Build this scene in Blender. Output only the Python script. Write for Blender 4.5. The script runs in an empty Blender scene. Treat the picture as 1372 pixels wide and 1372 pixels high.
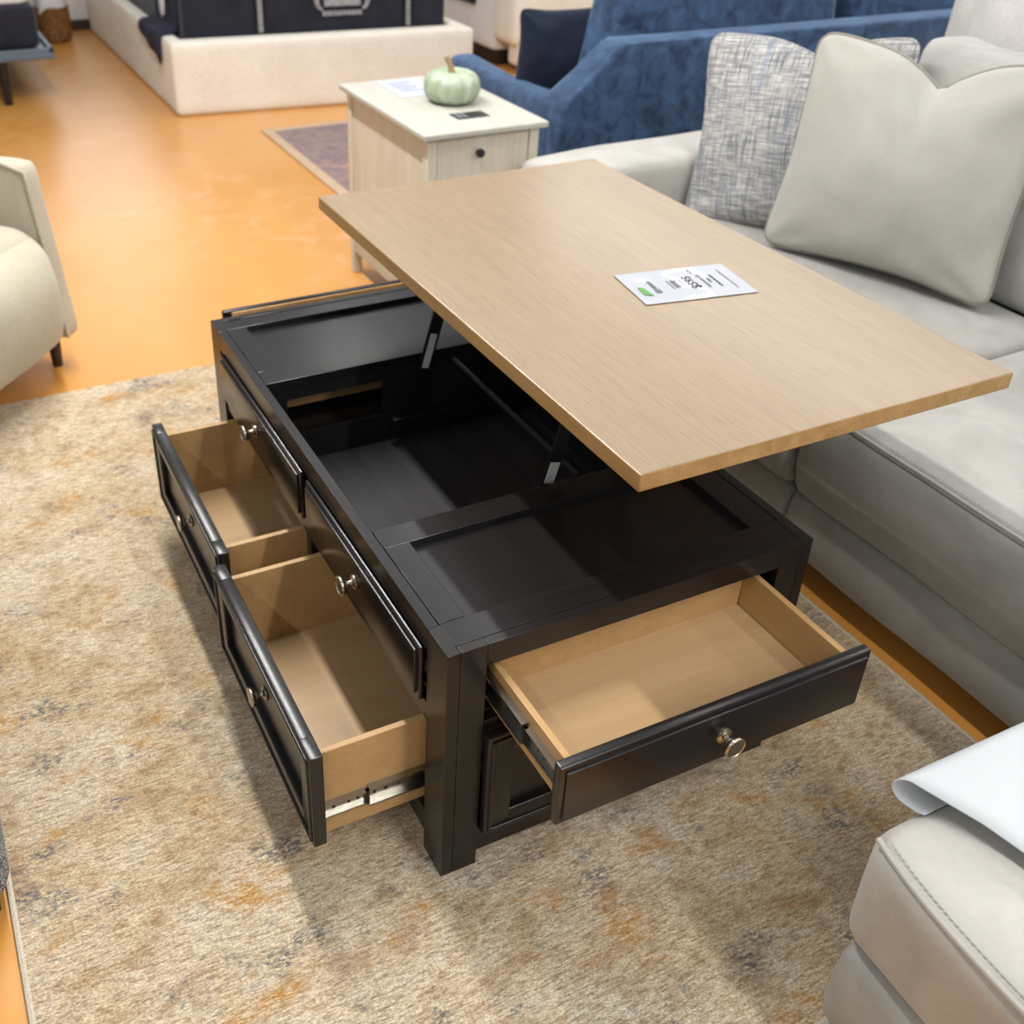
import bpy, bmesh, math, random
from mathutils import Vector, Matrix, noise
PI = math.pi
random.seed(7)
sc = bpy.context.scene
COL = sc.collection
FZ = -0.012          # showroom floor; the big rug's pile is z = 0

# ------------------------------------------------------------------ materials
def lin(c):
    def f(v):
        v /= 255.0
        return v / 12.92 if v <= 0.04045 else ((v + 0.055) / 1.055) ** 2.4
    return (f(c[0]), f(c[1]), f(c[2]), 1.0)

class NT:
    def __init__(s, name):
        s.m = bpy.data.materials.new(name); s.m.use_nodes = True
        s.t = s.m.node_tree; s.n = s.t.nodes; s.l = s.t.links
        s.b = s.n['Principled BSDF']
        s.tc = s.n.new('ShaderNodeTexCoord')
    def map(s, stretch=(1, 1, 1), rot=(0, 0, 0)):
        mp = s.n.new('ShaderNodeMapping')
        mp.inputs['Scale'].default_value = stretch
        mp.inputs['Rotation'].default_value = rot
        s.l.new(s.tc.outputs['Object'], mp.inputs['Vector'])
        return mp.outputs['Vector']
    def noise(s, vec, scale, detail=4, rough=.55, dist=0):
        n = s.n.new('ShaderNodeTexNoise')
        n.inputs['Scale'].default_value = scale
        n.inputs['Detail'].default_value = detail
        n.inputs['Roughness'].default_value = rough
        n.inputs['Distortion'].default_value = dist
        s.l.new(vec, n.inputs['Vector'])
        return n.outputs['Fac']
    def ramp(s, fac, stops):
        r = s.n.new('ShaderNodeValToRGB')
        e = r.color_ramp.elements
        while len(e) < len(stops): e.new(.5)
        for i, (p, c) in enumerate(stops):
            e[i].position = p; e[i].color = c
        s.l.new(fac, r.inputs['Fac'])
        return r.outputs['Color']
    def gray(s, fac, a, b, va=0., vb=1.):
        return s.ramp(fac, [(a, (va, va, va, 1)), (b, (vb, vb, vb, 1))])
    def mix(s, fac, a, b, mode='MIX'):
        m = s.n.new('ShaderNodeMix'); m.data_type = 'RGBA'; m.blend_type = mode
        for val, key in ((fac, 'Factor'), (a, 'A'), (b, 'B')):
            sock = [i for i in m.inputs if i.name == key and (key == 'Factor' and i.type == 'VALUE' or key != 'Factor' and i.type == 'RGBA')][0]
            if hasattr(val, 'is_output'): s.l.new(val, sock)
            else: sock.default_value = val
        return [o for o in m.outputs if o.type == 'RGBA'][0]
    def math(s, op, a, b):
        m = s.n.new('ShaderNodeMath'); m.operation = op
        for i, v in enumerate((a, b)):
            if hasattr(v, 'is_output'): s.l.new(v, m.inputs[i])
            else: m.inputs[i].default_value = v
        return m.outputs[0]
    def color(s, c):
        if hasattr(c, 'is_output'): s.l.new(c, s.b.inputs['Base Color'])
        else: s.b.inputs['Base Color'].default_value = c
    def set(s, **k):
        for key, v in k.items():
            i = s.b.inputs[key.replace('_', ' ')]
            if hasattr(v, 'is_output'): s.l.new(v, i)
            else: i.default_value = v
    def bump(s, h, strength=.3, dist=.002):
        b = s.n.new('ShaderNodeBump')
        b.inputs['Strength'].default_value = strength
        b.inputs['Distance'].default_value = dist
        s.l.new(h, b.inputs['Height'])
        s.l.new(b.outputs['Normal'], s.b.inputs['Normal'])

def plain(name, c, rough=.5, metallic=0., c2=None, scale=6, bump=0, bscale=120, bdist=.001, sheen=0, spec=.5, coat=0, stretch=(1, 1, 1)):
    t = NT(name)
    if c2 is None: c2 = tuple(v * .93 for v in c)
    f = t.noise(t.map(stretch), scale, 5)
    t.color(t.ramp(f, [(.3, lin(c2)), (.7, lin(c))]))
    t.set(Roughness=rough, Metallic=metallic)
    t.b.inputs['Specular IOR Level'].default_value = spec
    t.b.inputs['Sheen Weight'].default_value = sheen
    t.b.inputs['Sheen Roughness'].default_value = .4
    t.b.inputs['Coat Weight'].default_value = coat
    if bump: t.bump(t.noise(t.map(stretch), bscale, 3), bump, bdist)
    return t.m

def wood(name, light, dark, axis=0, rough=.4, fine=1., coat=0, bump=.25, spec=.5, contrast=(.3, .7), gs=(1.6, 26), ps=(5, 260)):
    t = NT(name)
    st = [gs[0]] * 3; st2 = [ps[0]] * 3
    for k in range(3):
        if k != axis: st[k] = gs[1]; st2[k] = ps[1]
    g = t.noise(t.map(st), 1.0, 6, .6, .6)
    p = t.noise(t.map(st2), 1.0, 3, .5)
    base = t.ramp(g, [(contrast[0], lin(dark)), (contrast[1], lin(light))])
    pores = t.gray(p, .36, .52, .80, 1.)
    t.color(t.mix(fine, base, pores, 'MULTIPLY'))
    t.set(Roughness=rough)
    t.b.inputs['Specular IOR Level'].default_value = spec
    t.b.inputs['Coat Weight'].default_value = coat
    t.b.inputs['Coat Roughness'].default_value = .25
    if bump: t.bump(p, bump, .0008)
    return t.m

def suede(name, c, c2, rough=.8, sheen=.25, scale=7):
    t = NT(name)
    f = t.noise(t.map((1, 1, 1)), scale, 6, .6, .8)
    f2 = t.noise(t.map((1, 1, 1)), 90, 3)
    col = t.ramp(f, [(.32, lin(c2)), (.68, lin(c))])
    col = t.mix(.35, col, t.gray(f2, .3, .7, .86, 1.), 'MULTIPLY')
    t.color(col)
    t.set(Roughness=rough)
    t.b.inputs['Specular IOR Level'].default_value = .3
    t.b.inputs['Sheen Weight'].default_value = sheen
    t.b.inputs['Sheen Roughness'].default_value = .45
    if 'blue' in name: t.b.inputs['Sheen Tint'].default_value = (.42, .62, .92, 1)
    t.bump(t.noise(t.map((1, 1, 1)), 420, 3), .12, .0008)
    return t.m

def weave(name, c, c2, scale=500, rough=.9, sheen=.15, bump=.35, mott=6):
    t = NT(name)
    f = t.noise(t.map((1, 1, 1)), mott, 5)
    a = t.noise(t.map((scale, scale * .25, scale * .25)), 1, 2)
    b = t.noise(t.map((scale * .25, scale, scale)), 1, 2)
    ab = t.math('ADD', t.math('MULTIPLY', a, .5), t.math('MULTIPLY', b, .5))
    col = t.ramp(f, [(.3, lin(c2)), (.7, lin(c))])
    t.color(t.mix(.6, col, t.gray(ab, .35, .62, .72, 1.), 'MULTIPLY'))
    t.set(Roughness=rough)
    t.b.inputs['Specular IOR Level'].default_value = .2
    t.b.inputs['Sheen Weight'].default_value = sheen
    t.bump(ab, bump, .0012)
    return t.m

MAT = {}
MAT['espresso'] = wood('espresso_wood', (27, 24, 24), (17, 15, 15), 0, .26, .5, 0, .10, .5)
MAT['espresso_y'] = wood('espresso_wood_cross', (27, 24, 24), (17, 15, 15), 1, .26, .5, 0, .10, .5)
MAT['espresso_z'] = wood('espresso_wood_upright', (29, 25, 23), (18, 16, 15), 2, .28, .5, 0, .10, .5)
MAT['binwall'] = plain('black_bin_wall', (20, 19, 20), .75, spec=.2)
MAT['bin'] = wood('espresso_bin_floor', (50, 48, 50), (34, 32, 34), 0, .5, .9, 0, .4, .4)
MAT['oak'] = wood('weathered_oak_top', (145, 121, 86), (128, 104, 71), 0, .35, .8, .5, .6, .85, (.2, .8), (3, 44), (16, 330))
MAT['oak_edge'] = wood('weathered_oak_edge', (182, 146, 94), (154, 118, 70), 0, .45, .6, 0, .25, .4)
MAT['maple'] = wood('drawer_maple', (190, 154, 106), (178, 140, 92), 0, .42, .25, 0, .05, .4)
MAT['maple_floor'] = wood('drawer_maple_floor', (190, 158, 117), (180, 147, 107), 1, .40, .18, 0, .12, .4)
MAT['steel'] = plain('zinc_slide', (168, 166, 158), .25, 1., bump=.05, stretch=(4, 4, 40))
MAT['nickel'] = plain('brushed_nickel', (186, 176, 158), .27, 1., scale=30)
MAT['black'] = plain('black_metal', (16, 16, 17), .35)
MAT['blackplastic'] = plain('black_plastic', (22, 24, 24), .3)
MAT['suede'] = suede('taupe_suede', (170, 169, 163), (151, 150, 144))
MAT['suede_light'] = suede('pale_taupe_suede', (182, 179, 172), (167, 164, 157))
MAT['suede_pillow'] = suede('taupe_suede_pillow', (179, 176, 168), (166, 163, 155), .8, .2, 5)
MAT['welt'] = suede('seam_welt', (170, 167, 160), (158, 155, 148))
MAT['piping'] = suede('suede_piping', (142, 138, 128), (130, 126, 116))
MAT['cream'] = weave('cream_weave', (192, 184, 166), (182, 173, 153), 420)
MAT['creambed'] = weave('cream_bed_upholstery', (238, 232, 220), (230, 222, 208), 300, bump=.15)
MAT['velvet'] = suede('blue_velvet', (58, 84, 118), (20, 36, 62), .75, .6, 14)
MAT['navy'] = suede('navy_velvet', (26, 36, 58), (16, 24, 42), .8, .25, 9)
MAT['navycloth'] = plain('navy_cloth', (28, 30, 52), .9, bump=.2)
MAT['ticking'] = weave('charcoal_mattress', (44, 45, 56), (32, 33, 42), 160, bump=.3)
MAT['graylinen'] = weave('light_grey_linen', (206, 202, 198), (190, 186, 182), 260)
MAT['white'] = plain('white_fabric', (228, 228, 230), .9, c2=(218, 218, 222), bump=.1)
MAT['label'] = plain('grey_label', (172, 172, 172), .7, c2=(120, 120, 124), scale=60)
MAT['bluegray'] = plain('bluegrey_metal', (92, 108, 124), .4)
MAT['darkwood'] = plain('dark_brown_wood', (48, 30, 24), .4)
MAT['whitewash'] = wood('whitewashed_wood', (216, 208, 192), (198, 188, 170), 2, .5, .5, 0, .2, .4)
MAT['whitewash_top'] = wood('whitewashed_top', (186, 184, 174), (174, 171, 159), 0, .45, .4, 0, .2, .4)
MAT['stem'] = plain('dry_stem', (150, 122, 84), .8, bump=.4)
MAT['paper'] = plain('paper', (166, 168, 174), .35, c2=(156, 160, 168), coat=.15)
MAT['paper2'] = plain('paper_sheet', (190, 194, 214), .6, c2=(180, 184, 208))
MAT['ink'] = plain('ink', (26, 27, 31), .6)
MAT['inklight'] = plain('grey_ink', (104, 107, 112), .6)
MAT['green'] = plain('green_print', (84, 150, 66), .5)
MAT['foam'] = plain('white_foam', (184, 188, 190), .5, c2=(180, 184, 187), scale=3)
MAT['knobdark'] = plain('dark_knob', (52, 54, 58), .4, .6)
MAT['wallpaint'] = plain('white_wall_paint', (226, 224, 220), .8, bump=.05)
MAT['sticker'] = plain('white_sticker', (200, 200, 196), .5, c2=(160, 160, 158), scale=150)
MAT['shoe'] = plain('black_foot', (14, 14, 15), .4)

# pumpkin skin: pale sage with lighter ribs
t = NT('sage_pumpkin_skin')
f = t.noise(t.map((1, 1, .4)), 22, 5, .6, 1.)
t.color(t.ramp(f, [(.3, lin((140, 155, 124))), (.55, lin((164, 176, 150))), (.75, lin((192, 201, 184)))]))
t.set(Roughness=.35); t.bump(f, .2, .003); MAT['pumpkin'] = t.m

# woven basket
t = NT('brown_wicker')
f = t.noise(t.map((45, 45, 110)), 1, 2)
t.color(t.ramp(f, [(.35, lin((70, 44, 20))), (.65, lin((150, 104, 54)))]))
t.set(Roughness=.7); t.bump(f, .8, .01); MAT['wicker'] = t.m

# tweed pillow: crossed slub yarns, blue-grey and off-white
t = NT('grey_tweed')
h = t.noise(t.map((15, 15, 260)), 1, 4, .65)
v = t.noise(t.map((210, 15, 11)), 1, 4, .65)
v2 = t.noise(t.map((26, 3, 2)), 1, 3, .6)
fine = t.noise(t.map((420, 420, 420)), 1, 2)
col = t.ramp(h, [(.36, lin((128, 129, 132))), (.5, lin((178, 176, 173))), (.64, lin((220, 216, 208)))])
col = t.mix(t.gray(v, .48, .64), col, lin((112, 117, 126)))
col = t.mix(t.gray(v2, .56, .68, 0, .5), col, lin((122, 140, 162)))
t.color(t.mix(.4, col, t.gray(fine, .3, .7, .6, 1.), 'MULTIPLY'))
t.set(Roughness=.95); t.b.inputs['Specular IOR Level'].default_value = .15
t.bump(t.math('ADD', h, v), .5, .002); MAT['tweed'] = t.m

# salt and pepper weave of the seat at the left edge
t = NT('salt_pepper_tweed')
h = t.noise(t.map((330, 330, 330)), 1, 2)
t.color(t.ramp(h, [(.42, lin((52, 54, 58))), (.5, lin((122, 124, 126))), (.6, lin((208, 206, 200)))]))
t.set(Roughness=.95); t.bump(h, .6, .002); MAT['saltpepper'] = t.m

# orange stained concrete
t = NT('orange_sealed_concrete')
f = t.noise(t.map(), .9, 6, .6, .5)
w = t.noise(t.map(), 7, 8, .65, .6)
col = t.ramp(f, [(.3, lin((206, 142, 62))), (.7, lin((215, 154, 78)))])
wear = t.math('MULTIPLY', t.gray(w, .50, .66), t.gray(t.noise(t.map(), .8, 3), .46, .6))
col = t.mix(t.math('MULTIPLY', wear, .55), col, lin((226, 176, 136)))
t.color(col)
t.set(Roughness=t.ramp(w, [(.3, (.28, .28, .28, 1)), (.7, (.42, .42, .42, 1))]))
t.b.inputs['Specular IOR Level'].default_value = .6
t.b.inputs['Coat Weight'].default_value = .6
t.b.inputs['Coat Roughness'].default_value = .26
t.bump(w, .05, .004); MAT['floor'] = t.m

# beige abstract rug: yarn streaks run along y
t = NT('abstract_beige_rug')
lo = t.noise(t.map((1, .8, 1)), 2.6, 7, .62, .6)
streak = t.noise(t.map((190, 36, 60)), 1, 5, .72)
tuft = t.noise(t.map((1, .62, 1)), 290, 3, .75)
mid = t.noise(t.map((1.5, .9, 1)), 9, 9, .75, .4)
base = t.ramp(lo, [(.30, lin((212, 186, 146))), (.44, lin((226, 205, 170))), (.58, lin((234, 217, 188))), (.74, lin((240, 231, 214)))])
base = t.mix(t.gray(mid, .49, .68, 0, .75), base, lin((166, 128, 82)))
base = t.mix(t.gray(mid, .30, .46, .6, 0), base, lin((240, 234, 222)))
base = t.mix(t.gray(streak, .44, .66, .0, .85), base, lin((142, 108, 70)))
om = t.math('MULTIPLY', t.gray(t.noise(t.map((1.2, .9, 1)), 6.3, 6, .68, .5), .565, .67), t.gray(streak, .34, .54))
base = t.mix(t.math('MULTIPLY', om, .85), base, lin((198, 140, 52)))
bl = t.math('MULTIPLY', t.gray(t.noise(t.map((1, .75, 1.7)), 8.5, 6, .70, .3), .56, .64), t.gray(t.noise(t.map((170, 80, 1)), 1, 3, .6), .44, .56))
base = t.mix(t.math('MULTIPLY', bl, .85), base, lin((98, 100, 108)))
base = t.mix(.85, base, t.gray(tuft, .36, .62, .58, 1.24), 'MULTIPLY')
t.color(base)
t.set(Roughness=1.); t.b.inputs['Specular IOR Level'].default_value = .08
t.b.inputs['Sheen Weight'].default_value = .15
t.bump(t.math('ADD', tuft, t.math('MULTIPLY', streak, .7)), 1., .005); MAT['rug'] = t.m
MAT['binding'] = plain('rug_binding', (214, 204, 186), .95, scale=300, c2=(170, 158, 138), bump=.6, bscale=400)

t = NT('faded_purple_rug')
a = t.noise(t.map(), 5, 8, .7, 1.)
b = t.noise(t.map(), 13, 6, .7, .5)
col = t.ramp(a, [(.3, lin((112, 100, 106))), (.45, lin((150, 128, 118))), (.55, lin((126, 106, 112))), (.7, lin((172, 140, 124)))])
col = t.mix(t.gray(b, .52, .66, 0, .5), col, lin((96, 98, 112)))
t.color(col); t.set(Roughness=1.); t.bump(b, .4, .003); MAT['purple'] = t.m
MAT['rugborder'] = plain('rug_border_beige', (196, 168, 140), .95, bump=.4)

# ------------------------------------------------------------------ mesh helpers
def box(bm, x0, x1, y0, y1, z0, z1, bev=0., seg=2, mi=0):
    vs = [bm.verts.new((x, y, z)) for x in (x0, x1) for y in (y0, y1) for z in (z0, z1)]
    F = [(0, 1, 3, 2), (4, 6, 7, 5), (0, 4, 5, 1), (2, 3, 7, 6), (0, 2, 6, 4), (1, 5, 7, 3)]
    fs = [bm.faces.new([vs[i] for i in f]) for f in F]
    for f in fs: f.material_index = mi
    if bev:
        es = list({e for f in fs for e in f.edges})
        r = bmesh.ops.bevel(bm, geom=es, offset=bev, segments=seg, profile=.5, affect='EDGES', clamp_overlap=True)
        for f in r['faces']: f.material_index = mi
    return vs

def rbox(bm, x0, x1, y0, y1, z0, z1, r=.03, n=14, fn=None, mi=0):
    """rounded box on a grid, optional deformation fn(q, p) with p in -1..1"""
    tmp = bmesh.new()
    bmesh.ops.create_cube(tmp, size=2)
    bmesh.ops.subdivide_edges(tmp, edges=tmp.edges[:], cuts=n - 1, use_grid_fill=True)
    h = Vector(((x1 - x0) / 2, (y1 - y0) / 2, (z1 - z0) / 2)); c = Vector(((x0 + x1) / 2, (y0 + y1) / 2, (z0 + z1) / 2))
    r = min(r, min(h) * .98)
    mp = {}
    for v in tmp.verts:
        p = Vector([math.copysign(abs(math.sin(a * PI / 2)) ** .92, a) if abs(a) > 1e-6 else 0. for a in v.co])
        q = Vector([p[k] * h[k] for k in range(3)])
        inn = Vector([max(-(h[k] - r), min(h[k] - r, q[k])) for k in range(3)])
        d = q - inn
        if d.length > 1e-9: q = inn + d.normalized() * r
        q = q + c
        if fn: q = fn(q, p)
        mp[v] = bm.verts.new(q)
    for f in tmp.faces:
        nf = bm.faces.new([mp[v] for v in f.verts]); nf.material_index = mi
    tmp.free()

def tube(bm, pts, r, seg=8, closed=False, mi=0):
    pts = [Vector(p) for p in pts]; n = len(pts); rings = []
    up = None
    for i, p in enumerate(pts):
        if closed: d = pts[(i + 1) % n] - pts[i - 1]
        else: d = pts[min(i + 1, n - 1)] - pts[max(i - 1, 0)]
        d.normalize()
        if up is None:
            up = Vector((0, 0, 1)) if abs(d.z) < .9 else Vector((1, 0, 0))
        a = d.cross(up)
        if a.length < 1e-6: a = d.cross(Vector((1, 0, .3)))
        a.normalize(); b = a.cross(d).normalized(); up = b
        rr = r[i] if hasattr(r, '__len__') else r
        rings.append([bm.verts.new(p + (a * math.cos(2 * PI * k / seg) + b * math.sin(2 * PI * k / seg)) * rr) for k in range(seg)])
    m = n if closed else n - 1
    for i in range(m):
        A, B = rings[i], rings[(i + 1) % n]
        for k in range(seg):
            f = bm.faces.new((A[k], A[(k + 1) % seg], B[(k + 1) % seg], B[k])); f.material_index = mi
    if not closed:
        bm.faces.new(rings[0][::-1]).material_index = mi; bm.faces.new(rings[-1]).material_index = mi

def lathe(bm, prof, M=Matrix(), seg=28, mi=0):
    """prof: (radius, height) along local z, closed with caps"""
    rings = []
    for r, h in prof:
        if r < 1e-6: rings.append([bm.verts.new(M @ Vector((0, 0, h)))])
        else: rings.append([bm.verts.new(M @ Vector((r * math.cos(2 * PI * k / seg), r * math.sin(2 * PI * k / seg), h))) for k in range(seg)])
    for A, B in zip(rings, rings[1:]):
        for k in range(seg):
            k2 = (k + 1) % seg
            if len(A) == 1 and len(B) == 1: continue
            if len(A) == 1: f = bm.faces.new((A[0], B[k], B[k2]))
            elif len(B) == 1: f = bm.faces.new((A[k], A[k2], B[0]))
            else: f = bm.faces.new((A[k], A[k2], B[k2], B[k]))
            f.material_index = mi

def prism(bm, poly, axis, a, b, bev=0., mi=0):
    """extrude a 2-D polygon along axis ('x','y','z') from a to b"""
    def P(p, t):
        return {'x': (t, p[0], p[1]), 'y': (p[0], t, p[1]), 'z': (p[0], p[1], t)}[axis]
    A = [bm.verts.new(P(p, a)) for p in poly]; B = [bm.verts.new(P(p, b)) for p in poly]
    n = len(poly)
    fs = [bm.faces.new(A), bm.faces.new(B[::-1])]
    for i in range(n):
        fs.append(bm.faces.new((A[i], B[i], B[(i + 1) % n], A[(i + 1) % n])))
    for f in fs: f.material_index = mi
    if bev:
        es = list({e for f in fs[:2] for e in f.edges})
        r = bmesh.ops.bevel(bm, geom=es, offset=bev, segments=4, profile=.5, affect='EDGES', clamp_overlap=True)
        for f in r['faces']: f.material_index = mi

def obj(name, bm, mats, parent=None, label=None, smooth=20, loc=None):
    bmesh.ops.recalc_face_normals(bm, faces=bm.faces[:])
    me = bpy.data.meshes.new(name); bm.to_mesh(me); bm.free()
    if not isinstance(mats, (list, tuple)): mats = [mats]
    for m in mats: me.materials.append(MAT[m] if isinstance(m, str) else m)
    me.shade_smooth()
    if smooth < 180: me.set_sharp_from_angle(angle=math.radians(smooth))
    o = bpy.data.objects.new(name, me); COL.objects.link(o)
    if parent: o.parent = parent
    if label: o['label'] = label
    if loc: o.location = loc
    return o

def thing(name, label, cat, loc=(0, 0, 0), rz=0., group=None):
    o = bpy.data.objects.new(name, None); COL.objects.link(o)
    o.empty_display_size = .1
    o.location = loc; o.rotation_euler = (0, 0, rz); o['label'] = label; o['category'] = cat
    if group: o['group'] = group
    return o

def tag(o, label, cat, group=None):
    o['label'] = label; o['category'] = cat
    if group: o['group'] = group
    return o

def B(): return bmesh.new()

def fbm(v, s, seed=0.):
    return noise.noise(Vector((v[0] * s + seed, v[1] * s + seed * 1.7, v[2] * s - seed)))

def text_mesh(name, body, size, mat, parent, loc, spacing=1.):
    cu = bpy.data.curves.new(name, 'FONT'); cu.body = body; cu.size = size
    cu.align_x = 'CENTER'; cu.align_y = 'CENTER'; cu.extrude = .0001; cu.space_character = spacing
    o = bpy.data.objects.new(name, cu); COL.objects.link(o)
    bpy.context.view_layer.update()
    dg = bpy.context.evaluated_depsgraph_get()
    me = bpy.data.meshes.new_from_object(o.evaluated_get(dg))
    bpy.data.objects.remove(o); bpy.data.curves.remove(cu)
    o = bpy.data.objects.new(name, me); COL.objects.link(o)
    me.materials.clear(); me.materials.append(MAT[mat]); o.parent = parent; o.location = loc
    return o

# ------------------------------------------------------------------ setting
bm = B(); box(bm, -7.2, 5., -5., 6.5, FZ - .1, FZ)
o = obj('floor', bm, 'floor'); o['kind'] = 'structure'
bm = B(); box(bm, -7.1, -6.95, -5., 6.5, FZ, 3.0)
o = obj('wall_back', bm, 'wallpaint'); o['kind'] = 'structure'
bm = B(); box(bm, -7.1, 5., 6.4, 6.5, FZ, 3.0)
o = obj('wall_right', bm, 'wallpaint'); o['kind'] = 'structure'
bm = B(); box(bm, -6.95, -6.935, -5., 6.5, FZ, .06, .003)
o = obj('baseboard_back', bm, 'darkwood'); o['kind'] = 'structure'

t = NT('added_panel_glow')  # added glowing panel, out of view, gives the floor its pale reflected band
t.color((.8, .8, .8, 1)); t.set(Roughness=.3)
t.b.inputs['Emission Color'].default_value = (.96, .97, 1., 1); t.b.inputs['Emission Strength'].default_value = 1.25
MAT['panel_glow'] = t.m
bm = B(); box(bm, -6.952, -6.94, .0, 1.0, .75, 2.85)
o = obj('added_glow_panel_1', bm, 'panel_glow'); o['kind'] = 'structure'
bm = B()
for a, b, c, d in ((-.07, .0, .68, 2.92), (1.0, 1.07, .68, 2.92), (.0, 1.0, .68, .75), (.0, 1.0, 2.85, 2.92)): box(bm, -6.95, -6.92, a, b, c, d)
o = obj('added_panel_trim_1', bm, 'wallpaint'); o['kind'] = 'structure'  # frame around the added glowing panel

# ------------------------------------------------------------------ big rug
bm = B()
box(bm, -1.39, 1.113, -1.028, .752, FZ, 0., .004)
rug = obj('area_rug', bm, 'rug')
tag(rug, 'large beige abstract rug with rust and blue grey flecks under the coffee table', 'rug')
bm = B()
tube(bm, [(-1.39, -1.031, -.005), (1.113, -1.031, -.005)], .0062, 8)
tube(bm, [(-1.39, .755, -.005), (1.113, .755, -.005)], .0062, 8)
tube(bm, [(1.116, -1.031, -.005), (1.116, .755, -.005)], .0062, 8)
obj('edge_binding', bm, 'binding', rug, 'pale stitched edge of the rug')

# ------------------------------------------------------------------ coffee table
ct = thing('coffee_table', 'espresso lift-top coffee table with pale oak top raised and drawers pulled open', 'coffee table')
W2, D2, H = .635, .354, .513
for sx in (-1, 1):
    for sy in (-1, 1):
        bm = B()
        xs = sorted((sx * .565, sx * W2)); ys = sorted((sy * D2, sy * .3325))
        box(bm, *xs, *ys, 0, H, .0008)
        xs = sorted((sx * .6175, sx * W2)); ys = sorted((sy * .3318, sy * .286))
        box(bm, *xs, *ys, 0, H, .0008)
        obj('leg', bm, 'espresso_z', ct)
# side rails (long sides)
for sy in (-1, 1):
    bm = B(); ys = sorted((sy * D2, sy * .3345))
    box(bm, -.5645, .5645, *ys, .468, H, .0010)
    obj('top_rail', bm, 'espresso', ct)
    bm = B(); ys = sorted((sy * .350, sy * .332))
    box(bm, -.565, .565, *ys, .035, .088, .0015)
    obj('bottom_rail', bm, 'espresso', ct)
    bm = B(); ys = sorted((sy * .350, sy * .334))
    box(bm, -.565, .565, *ys, .3085, .349, .001); box(bm, .006, .031, *ys, .349, .468, .001); box(bm, -.010, .016, *ys, .088, .3085, .001)
    obj('drawer_divider', bm, 'espresso', ct)
# end rails
for sx in (-1, 1):
    bm = B(); xs = sorted((sx * W2, sx * .6175))
    box(bm, *xs, -.2855, .2855, .470, H, .0008)
    obj('top_rail', bm, 'espresso_y', ct)
    bm = B(); xs = sorted((sx * .632, sx * .614))
    box(bm, *xs, -.286, .286, .030, .088, .0015)
    obj('bottom_rail', bm, 'espresso_y', ct)
    bm = B(); xs = sorted((sx * .632, sx * .614))
    box(bm, *xs, -.286, .286, .327, .347, .0012)
    obj('drawer_divider', bm, 'espresso_y', ct)
# framed top panels either side of the storage bin
for (a, b, c, d) in ((.298, .352, .562, .6165), (-.280, -.338, -.570, -.6165)):
    bm = B(); Z = H - .001
    def bar(x0, x1, y0, y1):
        x0, x1 = sorted((x0, x1)); box(bm, x0, x1, y0, y1, Z - .022, Z, .0008)
    bar(a, b, -.3328, .3328); bar(c, d - (.001 if d > 0 else -.001), -.3328, .3328)
    e = .0009 if a > 0 else -.0009
    bar(b + e, c - e, -.3328, -.287); bar(b + e, c - e, .276, .3328)
    fr = obj('top_frame', bm, 'espresso_y', ct)
    bm = B(); x0, x1 = sorted((b, c)); box(bm, x0 - .004, x1 + .004, -.291, .280, Z - .021, Z - .013)
    obj('inset_panel', bm, 'espresso', fr)
# storage bin under the lifted top
bm = B(); box(bm, -.280, .298, -.333, .333, .292, .300)
sb = obj('storage_bin', bm, 'bin', ct, 'black storage bin under the lifted top')
bm = B(); box(bm, .298, .306, -.333, .333, .292, .489); box(bm, -.288, -.280, -.333, .333, .292, .372)
box(bm, -.288, -.280, -.333, .333, .462, .489); box(bm, -.288, -.280, -.06, .333, .372, .462); box(bm, -.288, -.280, -.333, -.288, .372, .462)
box(bm, -.288, .306, .325, .333, .3, .50)
box(bm, -.288, .306, -.334, -.327, .3, .452)
obj('bin_wall', bm, 'binwall', sb)
# inner partitions so the carcass is closed
bm = B(); box(bm, -.56, .56, .338, .345, .09, .45); box(bm, -.5645, .5645, -.3335, -.3295, .349, .49); box(bm, -.60, .60, -.30, .30, .03, .042)
box(bm, .298, .600, -.262, .262, .335, .343); box(bm, -.600, -.288, -.262, .262, .335, .343)
obj('carcass', bm, 'espresso', ct)

def front_panel(bm, axis, s, face, a0, a1, z0, z1, thick, shaker=False):
    """drawer front whose outer face is at |face| on axis ('x' or 'y'), side s"""
    def bx(f0, f1, p0, p1, q0, q1, bev):
        f0, f1 = sorted((s * f0, s * f1))
        if axis == 'x': box(bm, f0, f1, p0, p1, q0, q1, bev, 3)
        else: box(bm, p0, p1, f0, f1, q0, q1, bev, 3)
    if not shaker:
        bx(face - thick, face - .005, a0, a1, z0, z1, .0045)
        bx(face - .008, face, a0 + .010, a1 - .010, z0 + .010, z1 - .010, .0018)
    else:
        w = .050; h = .045
        bx(face - thick, face - .012, a0 + .01, a1 - .01, z0 + .01, z1 - .01, 0)
        bx(face - thick, face, a0, a0 + w, z0, z1, .003); bx(face - thick, face, a1 - w, a1, z0, z1, .003)
        bx(face - thick, face, a0 + w - .004, a1 - w + .004, z1 - h, z1, .003); bx(face - thick, face, a0 + w - .004, a1 - w + .004, z0, z0 + h, .003)
        bx(face - .004, face + .004, a0 + .007, a1 - .007, z1 - .016, z1 - .009, .0025)
        bx(face - .004, face + .004, a0 + .007, a1 - .007, z0 + .009, z0 + .016, .0025)
        bx(face - .004, face + .004, a0 + .007, a0 + .014, z0 + .009, z1 - .009, .0025)
        bx(face - .004, face + .004, a1 - .014, a1 - .007, z0 + .009, z1 - .009, .0025)

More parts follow.
